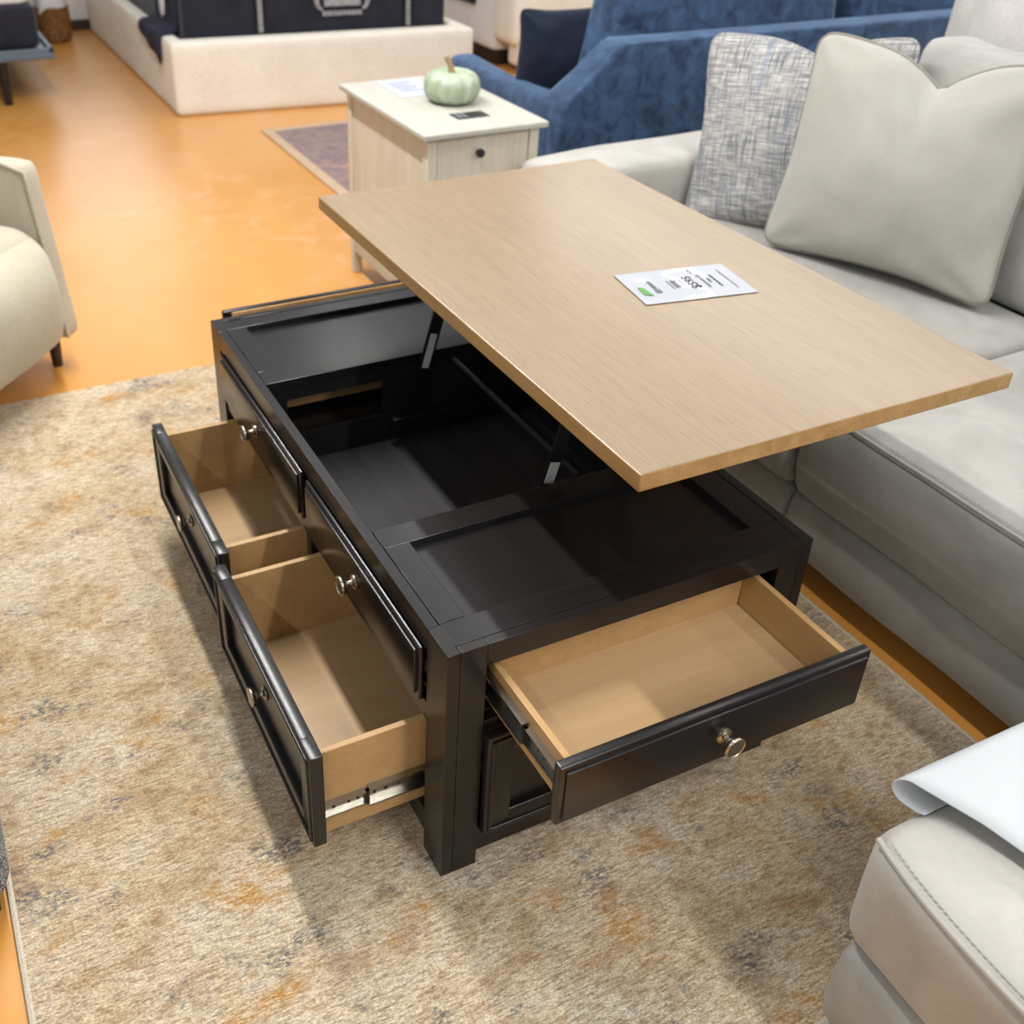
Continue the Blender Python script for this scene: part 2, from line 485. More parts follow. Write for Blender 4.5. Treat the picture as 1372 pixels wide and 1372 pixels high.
KNOB = [(0, 0), (.0135, 0), (.0145, .0015), (.0138, .004), (.0105, .005), (.0098, .0062), (.0058, .0075), (.0048, .011), (.005, .016),
        (.0080, .0175), (.0125, .0190), (.0165, .0225), (.0182, .0265), (.0184, .0290), (.0176, .0310), (.0160, .0316), (.0150, .0304), (.009, .0310), (0, .0312)]
def knob(parent, pos, axis, s):
    d = Vector((s, 0, 0)) if axis == 'x' else Vector((0, s, 0))
    M = Matrix.Translation(pos) @ d.to_track_quat('Z', 'Y').to_matrix().to_4x4()
    bm = B(); lathe(bm, KNOB, M); return obj('knob', bm, 'nickel', parent, 'brushed nickel knob', 50)

def slide(parent, axis, s, side, p, lo, z, mid, hi):
    """three-part steel ball-bearing slide fixed to a drawer side; runs along axis from lo (front) to hi"""
    bm = B()
    prof = lambda h, d: [(0, -h), (d, -h), (d, -h + .004), (.0035, -h + .004), (.0035, h - .004), (d, h - .004), (d, h), (0, h)]
    def run(a, b, h, d, off=0.):
        pl = [(p + side * (u + off), z + v) for u, v in prof(h, d)]
        a, b = sorted((a, b))
        prism(bm, pl, axis, a, b)
    if axis == 'x':
        def run(a, b, h, d, off=0.):
            pl = [(p + side * (u + off), z + v) for u, v in prof(h, d)]
            prism(bm, pl, 'x', *sorted((a, b)))
    run(lo, mid, .016, .010); run(lo, hi, .0185, .0115, .001) if False else run(mid, hi, .021, .0125)
    def b3(u0, u1, v0, v1, a, b, mi):
        u0, u1 = sorted((p + side * u0, p + side * u1)); a, b = sorted((a, b))
        if axis == 'x': box(bm, a, b, u0, u1, z + v0, z + v1, 0, 2, mi)
        else: box(bm, u0, u1, a, b, z + v0, z + v1, 0, 2, mi)
    sg = 1 if hi > lo else -1
    b3(.0035, .0110, -.016, .016, mid, mid - sg * .006, 1)
    for q, w in ((.010, .004), (.030, .006), (.055, .003)):
        b3(.0035, .0042, -.004, .004, mid + sg * q, mid + sg * (q + w), 1)
    for q in (.018, .045, .062):
        b3(.0035, .0042, -.003, .003, lo + sg * q, lo + sg * (q + .005), 1)
    return obj('slide', bm, ['steel', 'black'], parent, 'shiny steel drawer slide')

def drawer_box(parent, x0, x1, y0, y1, z0, z1, grain, front):
    th = .012; bm = B()
    if front != '-x': box(bm, x0, x0 + th, y0, y1, z0, z1, .0018)
    if front != '+x': box(bm, x1 - th, x1, y0, y1, z0, z1, .0018)
    a, b = (x0 + th if front != '-x' else x0), (x1 - th if front != '+x' else x1)
    if front != '-y': box(bm, a, b, y0, y0 + th, z0, z1, .0018)
    box(bm, a, b, y1 - th, y1, z0, z1, .0018)
    box(bm, a, b, y0 if front == '-y' else y0 + th, y1 - th, z0 + .006, z0 + .012, 0, 2, 1)
    return obj('drawer_box', bm, ['maple', grain], parent, 'tan wooden drawer box')

# open drawers of the long side, and the closed ones above them
for (a0, a1, yf, b0, b1) in ((.018, .557, .554, .033, .531), (-.566, -.012, .536, -.551, -.058)):
    bm = B(); front_panel(bm, 'y', -1, yf, a0, a1, .094, .307, .024, True)
    dr = obj('drawer', bm, 'espresso', ct, 'open lower drawer with framed espresso front')
    drawer_box(dr, b0, b1, -yf + .0235, -yf + .42, .088, .283, 'maple_floor', '-y')
    knob(dr, Vector(((a0 + a1) / 2, -yf + .012, .205)), 'y', -1)
    slide(dr, 'y', -1, 1, b1, -yf + .025, .151, -yf + .108, -yf + .40)
    slide(dr, 'y', -1, -1, b0, -yf + .025, .151, -yf + .108, -yf + .40)
for (a0, a1) in ((.032, .553), (-.548, .005)):
    bm = B(); front_panel(bm, 'y', -1, .3665, a0, a1, .351, .465, .0165)
    dr = obj('drawer', bm, 'espresso', ct, 'closed upper drawer front')
    knob(dr, Vector(((a0 + a1) / 2 + .005, -.3665, .412)), 'y', -1)
# far long side, closed
for (a0, a1) in ((.014, .553), (-.553, -.014)):
    bm = B(); front_panel(bm, 'y', 1, .3665, a0, a1, .351, .465, .0165); obj('drawer', bm, 'espresso', ct)
    bm = B(); front_panel(bm, 'y', 1, .372, a0, a1, .094, .307, .020, True); obj('drawer', bm, 'espresso', ct)
# end drawers: the near one pulled out fully, the far one partly
for s, face, hi in ((1, .858, .59), (-1, .790, -.53)):
    bm = B(); front_panel(bm, 'x', s, face, -.288, .288, .3455, .465, .023)
    dr = obj('drawer', bm, 'espresso_y', ct, 'open shallow end drawer')
    x0, x1 = sorted((s * (face - .0235), s * (face - .024 - (.250 if s > 0 else .35))))
    drawer_box(dr, x0, x1, -.266, .262, .362, .452, 'maple_floor', '+x' if s > 0 else '-x')
    if s < 0:
        bm = B(); box(bm, x0 - .001, x0 + .004, -.266, .262, .362, .461, .001); obj('drawer_back_plate', bm, 'maple', dr, 'tan inner face of the drawer front')
    knob(dr, Vector((s * (face - .001), 0, .408)), 'x', s)
    for side, p in ((-1, -.266), (1, .262)):
        slide(dr, 'x', s, side, p, s * (face - .025), .412, s * (face - .125), s * (face - .28))
    bm = B(); front_panel(bm, 'x', s, .652, -.284, .284, .0905, .3245, .018, True)
    obj('door', bm, 'espresso_z', ct, 'lower framed end panel')
# raised top
bm = B(); box(bm, -.638, .665, -.068, .700, .747, .778, .0028, 2)
for f in bm.faces:
    f.normal_update()
    if f.normal.z < .7: f.material_index = 1
lt = obj('lift_top', bm, ['oak', 'oak_edge'], ct, 'pale weathered oak top raised on its lift arms')
# lift mechanism
def arm_bar(bm, x, p, q, w, th=.004):
    p, q = Vector((x, *p)), Vector((x, *q)); d = (q - p).normalized(); nrm = Vector((1, 0, 0)).cross(d) * w / 2
    vs = [bm.verts.new(v + Vector((k * th / 2, 0, 0))) for k in (-1, 1) for v in (p - nrm, p + nrm, q + nrm, q - nrm)]
    for f in ((0, 1, 2, 3), (7, 6, 5, 4), (0, 4, 5, 1), (1, 5, 6, 2), (2, 6, 7, 3), (3, 7, 4, 0)):
        bm.faces.new([vs[i] for i in f])
for x in (-.262, .272):
    bm = B(); arm_bar(bm, x, (.000, .350), (.103, .742), .030)
    arm = obj('lift_arm', bm, 'black', ct, 'black metal lift arm')
    d = Vector((0, .103, .392)).normalized(); c = Vector((x, .000, .350))
    bm = B(); k = x + .0025 if x < 0 else x - .0028
    a, b = (c + d * .138, c + d * .222) if x < 0 else (c + d * .150, c + d * .195)
    arm_bar(bm, x + .0028, (a.y, a.z), (b.y, b.z), .017 if x < 0 else .022, .0008)
    obj('sticker', bm, 'sticker', arm, 'white printed sticker')
    bm = B(); arm_bar(bm, x, (.150, .350), (.253, .742), .026)
    obj('lift_arm', bm, 'black', ct)
    bm = B(); box(bm, x - .004, x + .020, -.05, .30, .335, .375, .002); obj('lift_bracket', bm, 'black', ct)
    bm = B(); box(bm, x - .012, x + .012, .12, .36, .741, .747, .001); obj('lift_plate', bm, 'black', ct)
bm = B(); tube(bm, [(-.262, .107, .490), (.272, .107, .490)], .007, 10)
obj('cross_bar', bm, 'black', ct, 'black rod joining the two lift arms')

# price sign on the raised top
ps = thing('price_sign', 'white price sheet in a clear sleeve lying on the raised oak top', 'price sign', (.133, .413, .7783), math.radians(171))
bm = B(); nx, ny = 10, 16; Wp, Hp = .146, .241
def pz(u, v): return .0012 + .0005 * (1 + fbm((u * 2, v * 3, 0), 1., 3.))
g = [[[bm.verts.new((Wp / 2 * u, Hp / 2 * v, pz(u, v) - k * .0008)) for k in (0, 1)] for v in [-1 + 2 * j / ny for j in range(ny + 1)]] for u in [-1 + 2 * i / nx for i in range(nx + 1)]]
for i in range(nx):
    for j in range(ny):
        for k in (0, 1):
            bm.faces.new((g[i][j][k], g[i + 1][j][k], g[i + 1][j + 1][k], g[i][j + 1][k]))
for i in range(nx):
    for j in (0, ny): bm.faces.new((g[i][j][0], g[i + 1][j][0], g[i + 1][j][1], g[i][j][1]))
for j in range(ny):
    for i in (0, nx): bm.faces.new((g[i][j][0], g[i][j + 1][0], g[i][j + 1][1], g[i][j][1]))
obj('sheet', bm, 'paper', ps)
zt = .0031
def strokes(name, x0, x1, y, h, mat, words, seed):
    rnd = random.Random(seed); bm = B(); x = x0
    while x < x1 - .002:
        w = min(rnd.uniform(.5, 1.4) * words, x1 - x)
        box(bm, x, x + w, y - h / 2, y + h / 2, zt - .0002, zt)
        x += w + h * .8
    return obj(name, bm, mat, ps)
text_mesh('price', '$595', .0285, 'ink', ps, (0, -.014, zt))
text_mesh('old_price', '$800', .0170, 'ink', ps, (0, .021, zt))
text_mesh('caption', 'Downtown Lift', .0098, 'ink', ps, (0, -.040, zt))
text_mesh('caption', 'Table', .0098, 'ink', ps, (0, -.053, zt))
strokes('small_print', -.030, .030, -.066, .0035, 'ink', .008, 3)
strokes('small_print', -.045, .045, -.093, .0022, 'inklight', .009, 4)
strokes('small_print', -.022, .018, .0055, .0018, 'inklight', .006, 5)
strokes('small_print', -.022, .018, .033, .0018, 'inklight', .006, 6)
strokes('small_print', .042, .060, -.035, .0030, 'inklight', .008, 8)
bm = B(); x = -.010
for w in (.006, .005, .006, .006, .005, .006, .005):
    box(bm, x, x + w - .0015, .066, .074, zt - .0002, zt); x += w
box(bm, -.030, -.014, .064, .075, zt - .0002, zt)
obj('logo', bm, 'inklight', ps)
bm = B(); prism(bm, [(-.040, .088), (-.002, .093), (.000, .082), (-.004, .103), (-.030, .103)][:2] + [(.002, .104), (-.032, .104)], 'z', zt - .0002, zt + .0001)
obj('green_mark', bm, 'green', ps)

# ------------------------------------------------------------------ taupe sectional sofa
sofa = thing('sofa', 'taupe suede sectional sofa facing the coffee table', 'sofa', (.1, 1.3, FZ))
SO = Vector((.1, 1.3, FZ))
def sobj(name, bm, mat, label=None, smooth=60):
    bmesh.ops.translate(bm, verts=bm.verts[:], vec=-SO)
    return obj(name, bm, mat, sofa, label, smooth)
mods = [(-.985, .166), (.178, 1.16)]
for k, (a, b) in enumerate(mods):
    bm = B()
    def fn(q, p, k=k):
        if p.y < -.5: q.y -= .012 * max(0, 1 - ((q.z - .11) / .08) ** 2) + .006 * fbm(q, 5, k)
        return q
    rbox(bm, a - .006, b + .002, .795, 1.90, .045, .208, .022, 16, fn); sobj('base', bm, 'suede')
    bm = B()
    def fn(q, p, k=k):
        q.z += .016 * max(0, 1 - p.x ** 2) * max(0, 1 - p.y ** 2) * (1 if p.z > 0 else 0) + .004 * fbm(q, 5, k + 2)
        if p.y < -.4: q.y -= .022 * max(0, 1 - p.z ** 2) + .006 * fbm(q, 6, k)
        return q
    rbox(bm, a, b, .785, 1.64, .205, .447, .030, 20, fn); seat = sobj('seat_cushion', bm, 'suede')
    bm = B(); pts = []
    for i in range(40):
        u = -1 + 2 * i / 39
        x = a + .012 + (b - a - .024) * (u + 1) / 2
        pts.append((x, .787 - .002 * (1 - u * u), .443 + .003 * fbm((x, .79, .44), 5, k + 2)))
    tube(bm, pts, .0042, 8)
    for i in range(0, int((b - a) / .009)):
        x = a + .02 + i * .009
        if x > b - .02: break
        tube(bm, [(x, .798, .4475), (x + .0055, .798, .4475)], .0011, 5)
    bmesh.ops.translate(bm, verts=bm.verts[:], vec=-SO)
    obj('piping', bm, 'welt', seat)
for (a, b, sd, tp) in ((-.965, -.572, 1, .87), (-.560, .160, 2, 1.015), (.172, 1.15, 3, 1.015)):
    bm = B()
    def fn(q, p, sd=sd, a=a, b=b):
        m = max(0, 1 - p.x ** 2) * max(0, 1 - p.z ** 2)
        q.y += -.045 * m if p.y < 0 else .02 * m
        q.z += .020 * (p.x ** 4) * (1 if p.z > .5 else 0) + .008 * fbm(q, 6, sd)
        q.y += (q.z - .45) * .16 + .008 * fbm(q, 5, sd + 4)
        return q
    rbox(bm, a, b, 1.61, 1.80, .44, tp, .055, 16, fn); sobj('back_cushion', bm, 'suede')
bm = B(); rbox(bm, -.575, 1.40, 1.84, 2.00, .05, .985, .05, 12); sobj('back_frame', bm, 'suede')
bm = B(); rbox(bm, -1.24, -.58, 1.84, 2.00, .05, .80, .05, 12); sobj('back_frame', bm, 'suede')
for x0, x1 in ((-1.243, -.990), (1.166, 1.42)):
    bm = B()
    def fn(q, p):
        if p.z > 0: q.z += .012 * max(0, 1 - p.x ** 2) + .012 * max(0, p.y) - .03 * max(0, -p.y - .5)
        return q
    rbox(bm, x0, x1, .83, 1.90, .045, .605, .035, 14, fn); sobj('arm', bm, 'suede_light')
for x in (-1.1, .172, 1.3):
    for y in (.93, 1.85):
        bm = B(); box(bm, x - .03, x + .03, y - .03, y + .03, FZ, .05, .004); sobj('foot', bm, 'shoe')

# pillows on it
def pillow_bm(w, h, th, n=40, pinch=.05, chop=0., u0=0., seed=0., wr=.006, ear=.055):
    bm = B()
    def outline(u, v):
        x = w / 2 * u * (1 - pinch * (1 - v * v) ** 1.5); z = h / 2 * v * (1 - pinch * (1 - u * u) ** 1.5)
        k = 1 - ear * (abs(u) * abs(v)) ** 11
        x *= k; z *= k
        if chop and v > 0:
            d = u - u0
            z -= chop * (.75 * math.exp(-(d / .30) ** 2) + .25 * math.exp(-(d / .09) ** 2)) * v ** 2
        x += .007 * fbm((u, v, seed), 1.5, seed); z += .007 * fbm((u, v, seed + 3), 1.5, seed)
        return x, z
    for s in (-1, 1):
        gr = []
        for i in range(n + 1):
            row = []
            for j in range(n + 1):
                u = math.sin((-1 + 2 * i / n) * PI / 2); v = math.sin((-1 + 2 * j / n) * PI / 2)
                x, z = outline(u, v)
                e = max(0., (1 - u * u) * (1 - v * v))
                y = s * th / 2 * (.55 * e ** .38 + .45 * e ** .9)
                cr = (abs(u) * abs(v)) ** 2
                y += s * (wr * fbm((u, v, s), 2.6, seed) + wr * 2.2 * cr * math.sin(7 * math.atan2(1 - abs(v), 1 - abs(u) + .001) + seed)) * min(1, e * 6)
                if chop and v > 0: y *= 1 - .40 * math.exp(-((u - u0) / .10) ** 2) * v ** 2
                row.append(bm.verts.new((x, y, z)))
            gr.append(row)
        for i in range(n):
            for j in range(n):
                bm.faces.new((gr[i][j], gr[i + 1][j], gr[i + 1][j + 1], gr[i][j + 1]))
    bmesh.ops.remove_doubles(bm, verts=bm.verts[:], dist=.0003)
    m = 36; loop = []
    sn = lambda a: math.sin(a * PI / 2)
    for k in range(m): loop.append(outline(sn(-1 + 2 * k / m), -1))
    for k in range(m): loop.append(outline(1, sn(-1 + 2 * k / m)))
    for k in range(m): loop.append(outline(sn(1 - 2 * k / m), 1))
    for k in range(m): loop.append(outline(-1, sn(1 - 2 * k / m)))
    c = Vector((0, 0, 0))
    pb = B(); tube(pb, [Vector((x, 0, z)) * 1.004 for x, z in loop], .0052, 7, True)
    return bm, pb

def place_pillow(name, label, bl, br, tl, tr, th, mat, pmat, lift=0., cat='pillow', group=None, **k):
    bl, br, tl, tr = map(Vector, (bl, br, tl, tr))
    ex = ((br - bl) + (tr - tl)); w = ex.length / 2; ex.normalize()
    ez = ((tl - bl) + (tr - br)); h = ez.length / 2
    ez = (ez - ex * ez.dot(ex)).normalized(); ey = ez.cross(ex)
    c = (bl + br + tl + tr) / 4
    bm, pb = pillow_bm(w, h, th, **k)
    o = obj(name, bm, mat, None, None, 180); tag(o, label, cat, group)
    M = Matrix((ex, ey, ez)).transposed().to_4x4(); M.translation = c
    o.matrix_world = M
    if pmat:
        obj('piping', pb, pmat, o, None, 180)
    else: pb.free()
    return o
place_pillow('throw_pillow', 'plain taupe suede throw pillow with a dented top edge on the sofa', (-.585, 1.30, .482), (.040, 1.52, .465), (-.640, 1.40, 1.045), (-.045, 1.63, 1.055), .23, 'suede_pillow', 'piping', chop=.075, u0=.10, seed=2., pinch=.065)
place_pillow('throw_pillow', 'grey tweed throw pillow leaning behind the taupe pillow on the sofa', (-.915, 1.30, .425), (-.36, 1.55, .515), (-1.085, 1.37, .975), (-.51, 1.62, 1.025), .17, 'tweed', 'tweed', seed=5., pinch=.065, chop=.05, u0=.15)

# ------------------------------------------------------------------ ottoman with foam sheet, lower right
ot = thing('ottoman', 'pale taupe suede ottoman at the lower right corner of the rug', 'ottoman', (1.45, .42, 0))
OO = Vector((1.45, .42, 0))
def oobj(name, bm, mat, label=None):
    bmesh.ops.translate(bm, verts=bm.verts[:], vec=-OO); return obj(name, bm, mat, ot, label, 60)
bm = B()
def fn(q, p):
    if p.z > 0: q.z += .020 * max(0, 1 - p.x ** 2) * max(0, 1 - p.y ** 2)
    if p.y < -.3: q.y -= .030 * max(0, 1 - p.x ** 4) * max(0, (p.z + 1) / 2) + .004 * fbm(q, 7, 1)
    if p.x < -.3: q.x -= .012 * max(0, 1 - p.y ** 2) * max(0, 1 - p.z ** 2)
    return q
rbox(bm, 1.085, 1.86, .058, .705, .195, .425, .042, 22, fn); tc_ = oobj('seat_cushion', bm, 'suede_light')
bm = B(); pts = []
for i in range(40):
    u = -1 + 2 * i / 39
    pts.append((1.100 + .745 * (i / 39), .0665 - .030 * max(0, 1 - u ** 4) * .96, .4145 + .003 * (1 - u * u)))
tube(bm, pts, .0045, 8)
for i in range(0, 80):
    x = 1.112 + i * .0090; u = (x - 1.472) / .38
    y = .0665 - .030 * max(0, 1 - u ** 4) * .96 + .011
    tube(bm, [(x, y, .4225), (x + .006, y, .4225)], .0010, 5)
bmesh.ops.translate(bm, verts=bm.verts[:], vec=-OO)
obj('piping', bm, 'welt', tc_)
bm = B()
def fn(q, p):
    if p.y < -.3: q.y -= .010 * max(0, 1 - p.z ** 2) + .006 * fbm(q, 6, 3)
    return q
rbox(bm, 1.108, 1.85, .056, .70, .022, .205, .022, 14, fn); oobj('base', bm, 'suede')
for x in (1.17, 1.79):
    for y in (.12, .64):
        bm = B(); box(bm, x - .025, x + .025, y - .025, y + .025, FZ if x > 1.13 else 0, .03, .003); oobj('foot', bm, 'shoe')

# foam sheet: flat on the ottoman, its end rolled under
bm = B()
prof = []
for i in range(12): prof.append((1.80 - .70 * i / 11, .462 + .006 * math.sin(i * .5)))
cx, cz, rr = 1.078, .4405, .0225
for i in range(1, 17):
    a = PI / 2 + PI * i / 16; prof.append((cx + rr * 1.15 * math.cos(a), cz + rr * math.sin(a)))
prof += [(1.09, .4165), (1.10, .4200)]
NY = 14; th = .0022
grid = []
for j in range(NY + 1):
    v = j / NY; row = []
    for i, (x, z) in enumerate(prof):
        y0 = .128 + .06 * max(0, min(1, (x - 1.04) / .16)) + .015 * max(0, x - 1.2)
        y = y0 + (.66 - y0) * v
        zz = z + (.004 * math.sin(x * 7 + v * 3) if i < 12 else 0)
        row.append(bm.verts.new((x, y, zz)))
    grid.append(row)
for j in range(NY):
    for i in range(len(prof) - 1):
        bm.faces.new((grid[j][i], grid[j + 1][i], grid[j + 1][i + 1], grid[j][i + 1]))
fo = obj('foam_sheet', bm, 'foam', None, None, 180)
md = fo.modifiers.new('thick', 'SOLIDIFY'); md.thickness = th; md.offset = 0
tag(fo, 'white packing foam sheet with a rolled edge lying on the ottoman', 'foam sheet')

# ------------------------------------------------------------------ cream armchair on the left
n_ = Vector((.655, .755, 0)).normalized(); l_ = Vector((-n_.y, n_.x, 0))
P0 = Vector((-1.60, -.535, FZ)); cc = P0 - l_ * .36 - n_ * .36
ac = thing('armchair', 'cream woven armchair with rounded seat standing at the left edge of the rug', 'armchair', cc, math.atan2(n_.y, n_.x))
for s in (1, -1):
    bm = B()
    def fn(q, p):
        q.x -= (q.z - .1) * .10 if p.x > 0 else 0
        return q
    rbox(bm, -.38, .36, min(s * .272, s * .36), max(s * .272, s * .36), .105, .662, .030, 12, fn)
    a = obj('arm', bm, 'cream', ac, None, 60)
    bm = B(); y = s * .276
    pts = [(.362 - (z - .1) * .10, y, z) for z in [.12 + .52 * i / 20 for i in range(21)]]
    pts += [(.30 - .06 - .6 * i / 10, y, .660) for i in range(8)]
    tube(bm, pts, .006, 8); obj('piping', bm, 'cream', a, None, 60)
bm = B()
def fn(q, p):
    m = max(0, 1 - p.y ** 2)
    if p.x > 0: q.x += .055 * m * max(0, 1 - p.z ** 2) - .04 * max(0, p.z - .3)
    if p.z > 0: q.z += .03 * m * max(0, 1 - p.x ** 2)
    return q
rbox(bm, -.30, .385, -.271, .271, .105, .495, .085, 18, fn); obj('seat', bm, 'cream', ac, None, 60)
bm = B(); rbox(bm, -.43, -.27, -.34, .34, .105, .80, .06, 12); obj('backrest', bm, 'cream', ac, None, 60)
for sx in (-.33, .285):
    for sy in (-.30, .30):
        bm = B(); zb = .0125 if (sx > 0 and sy < 0) else 0; lathe(bm, [(0, zb), (.016, zb), (.022, .12), (0, .12)], Matrix.Translation((sx, sy, 0)), 16); obj('leg', bm, 'darkwood', ac, 'dark brown tapered foot', 60)

# ------------------------------------------------------------------ tweed stool on the lower left edge
st = thing('tweed_stool', 'black and white tweed upholstered seat cut off by the left edge beside the rug', 'stool', (.02, -1.405, FZ))
bm = B(); rbox(bm, -.40, .40, -.385, .405, .28, .50, .09, 14); obj('seat_cushion', bm, 'saltpepper', st, None, 60)
bm = B(); rbox(bm, -.395, .395, -.38, .385, .045, .30, .05, 12); obj('base', bm, 'saltpepper', st, None, 60)
for sx in (-.33, .33):
    for sy in (-.33, .33):
        bm = B(); box(bm, sx - .025, sx + .025, sy - .025, sy + .025, 0, .05, .004); obj('foot', bm, 'shoe', st)

# ------------------------------------------------------------------ whitewashed end table
ex0, ex1, ey0, ey1, et = -1.976, -1.268, .510, .954, .690
E0 = Vector((-1.62, .73, FZ))
en = thing('end_table', 'whitewashed wood end table with a drawer behind the coffee table', 'end table', E0)
def eobj(name, bm, mat, parent=None, label=None):
    bmesh.ops.translate(bm, verts=bm.verts[:], vec=-E0); return obj(name, bm, mat, parent or en, label, 20 if name != 'knob' else 60)
bm = B(); box(bm, ex0, ex1, ey0, ey1, et - .020, et, .005, 3); eobj('tabletop', bm, 'whitewash_top')
i = .022
for px in (ex0 + i, ex1 - i - .034):
    for py in (ey0 + i, ey1 - i - .034):
        bm = B(); box(bm, px, px + .034, py, py + .034, FZ, et - .020, .003); eobj('leg', bm, 'whitewash')
for py in (ey0 + i + .008, ey1 - i - .02):
    bm = B(); box(bm, ex0 + i + .034, ex1 - i - .034, py, py + .012, .13, et - .020); eobj('side_panel', bm, 'whitewash')
    bm = B(); box(bm, ex0 + i + .034, ex1 - i - .034, py - .004, py + .016, .075, .130, .003); eobj('bottom_rail', bm, 'whitewash_top')
bm = B(); box(bm, ex0 + i + .008, ex0 + i + .02, ey0 + i + .034, ey1 - i - .034, .09, et - .02); eobj('back_panel', bm, 'whitewash')
bm = B(); box(bm, ex0 + .06, ex1 - .06, ey0 + .04, ey1 - .04, .09, .105); eobj('shelf', bm, 'whitewash_top')
for (z0, z1, kz) in ((.375, .662, .613), (.115, .365, .30)):
    bm = B(); box(bm, ex1 - i - .022, ex1 - i - .004, ey0 + i + .037, ey1 - i - .037, z0, z1, .002)
    d = eobj('drawer', bm, 'whitewash')
    bm = B(); M = Matrix.Translation((ex1 - i - .006, .712, kz)) @ Vector((1, 0, 0)).to_track_quat('Z', 'Y').to_matrix().to_4x4()
    lathe(bm, [(0, 0), (.008, 0), (.006, .008), (.012, .016), (.0145, .020), (.0135, .026), (0, .028)], M, 20); eobj('knob', bm, 'knobdark', d, 'dark round knob')
bm = B(); box(bm, -1.462, -1.392, .690, .808, et - .004, et + .0015, .001)
ou = eobj('power_outlet', bm, 'blackplastic', None, 'black flush charging outlet')
bm = B(); box(bm, -1.452, -1.402, .700, .716, et, et + .003, .0006); box(bm, -1.452, -1.402, .722, .734, et, et + .003, .0006)
eobj('usb_port', bm, 'inklight', ou)

# pumpkin
bm = B(); NS, NR = 96, 22; R_, HH = .097, .112
rows = []
for j in range(NR + 1):
    ph = -PI / 2 + PI * j / NR; row = []
    for k in range(NS):
        a = 2 * PI * k / NS
        rib = 1 - .075 * (abs(math.cos(a * 6.5 if False else a * 6)) ** 6) * math.cos(ph) ** .5 if math.cos(ph) > 0 else 1
        cr = abs(math.cos(ph)) ** .70
        r = R_ * cr * rib * (1 + .03 * math.sin(a * 2 + 1))
        z = HH / 2 * math.copysign(abs(math.sin(ph)) ** .85, math.sin(ph))
        top = max(0, math.sin(ph))
        z -= .022 * math.exp(-(r / .030) ** 2) * (1 if ph > 0 else -.4)
        row.append(bm.verts.new((r * math.cos(a), r * math.sin(a), z + HH / 2 - .004)))
    rows.append(row)
for j in range(NR):
    for k in range(NS): bm.faces.new((rows[j][k], rows[j][(k + 1) % NS], rows[j + 1][(k + 1) % NS], rows[j + 1][k]))
bmesh.ops.remove_doubles(bm, verts=bm.verts[:], dist=.0003)
pk = obj('pumpkin', bm, 'pumpkin', None, None, 180, (-1.605, .772, et))
tag(pk, 'sage green decorative pumpkin on the whitewashed end table', 'pumpkin')
bm = B(); tube(bm, [(0, 0, .080), (-.002, -.001, .100), (-.008, -.004, .120), (-.022, -.010, .140)], [.016, .011, .009, .010], 10)
obj('stem', bm, 'stem', pk, 'curved dry brown stem', 60)
bm = B(); prism(bm, [(-1.940, .640), (-1.712, .640), (-1.712, .790), (-1.940, .795)], 'z', et + .0005, et + .0015)
pp = obj('paper_sheet', bm, 'paper2'); tag(pp, 'white printed sheet lying behind the pumpkin on the end table', 'paper')
bm = B()
for k in range(5): box(bm, -1.91 + .03 * k, -1.90 + .03 * k, .665, .76 - .02 * (k % 2), et + .0014, et + .0018)
obj('print', bm, 'inklight', pp)

# ------------------------------------------------------------------ blue velvet sofa seen from behind
BO = Vector((-2.0, 2.5, FZ))
bs = thing('sofa', 'blue velvet sofa with sloping arms seen from behind', 'sofa', BO)
def bobj(name, bm, mat, label=None, smooth=60, parent=None):
    bmesh.ops.translate(bm, verts=bm.verts[:], vec=-BO); return obj(name, bm, mat, parent or bs, label, smooth)
prof = [(1.20, .10), (1.20, .62), (1.205, .648), (1.235, .665), (1.27, .690), (1.40, .808), (1.425, .822), (1.46, .828), (3.72, .822), (3.76, .81), (3.89, .69), (3.94, .655), (3.96, .62), (3.96, .10)]
bm = B(); prism(bm, prof, 'x', -1.715, -1.575, .022); bk = bobj('back_frame', bm, 'velvet')
for y in (1.515, 2.58, 3.65):
    bm = B(); tube(bm, [(-1.5745, y, .11), (-1.5745, y, .805)], .0035, 6)
    bmesh.ops.translate(bm, verts=bm.verts[:], vec=-BO); obj('seam', bm, 'velvet', bk, None, 60)
for s, (y0, y1) in ((1, (1.195, 1.335)), (-1, (3.825, 3.965))):
    bm = B()
    def fn(q, p):
        t_ = (q.x + 2.5) / .9
        if p.z > 0: q.z += -.022 * math.sin(PI * max(0, min(1, t_))) * 1. + .010 * t_
        return q
    rbox(bm, -2.50, -1.64, y0, y1, .10, .640, .045, 16, fn); bobj('arm', bm, 'velvet')
bm = B(); rbox(bm, -2.46, -1.66, 1.30, 3.86, .10, .30, .03, 10); bobj('base', bm, 'velvet')
for y0, y1 in ((1.345, 2.575), (2.585, 3.815)):
    bm = B(); rbox(bm, -2.52, -1.74, y0, y1, .295, .46, .04, 12); bobj('seat_cushion', bm, 'velvet')
for y0, y1 in ((1.475, 2.610), (2.640, 3.70)):
    bm = B()
    def fn(q, p, y0=y0):
        q.x += (.72 - q.z) * .12
        if p.y < 0: q.y += (q.z - .72) * .28
        q.x += (-.03 if p.x < 0 else .03) * max(0, 1 - p.y ** 2) * max(0, 1 - p.z ** 2)
        return q
    rbox(bm, -1.96, -1.735, y0, y1, .455, 1.07, .07, 14, fn); bobj('back_cushion', bm, 'velvet')
for x in (-2.40, -1.68):
    for y in (1.27, 3.89):
        bm = B(); lathe(bm, [(0, FZ), (.016, FZ), (.024, .11), (0, .11)], Matrix.Translation((x, y, 0)), 14); bobj('leg', bm, 'darkwood')
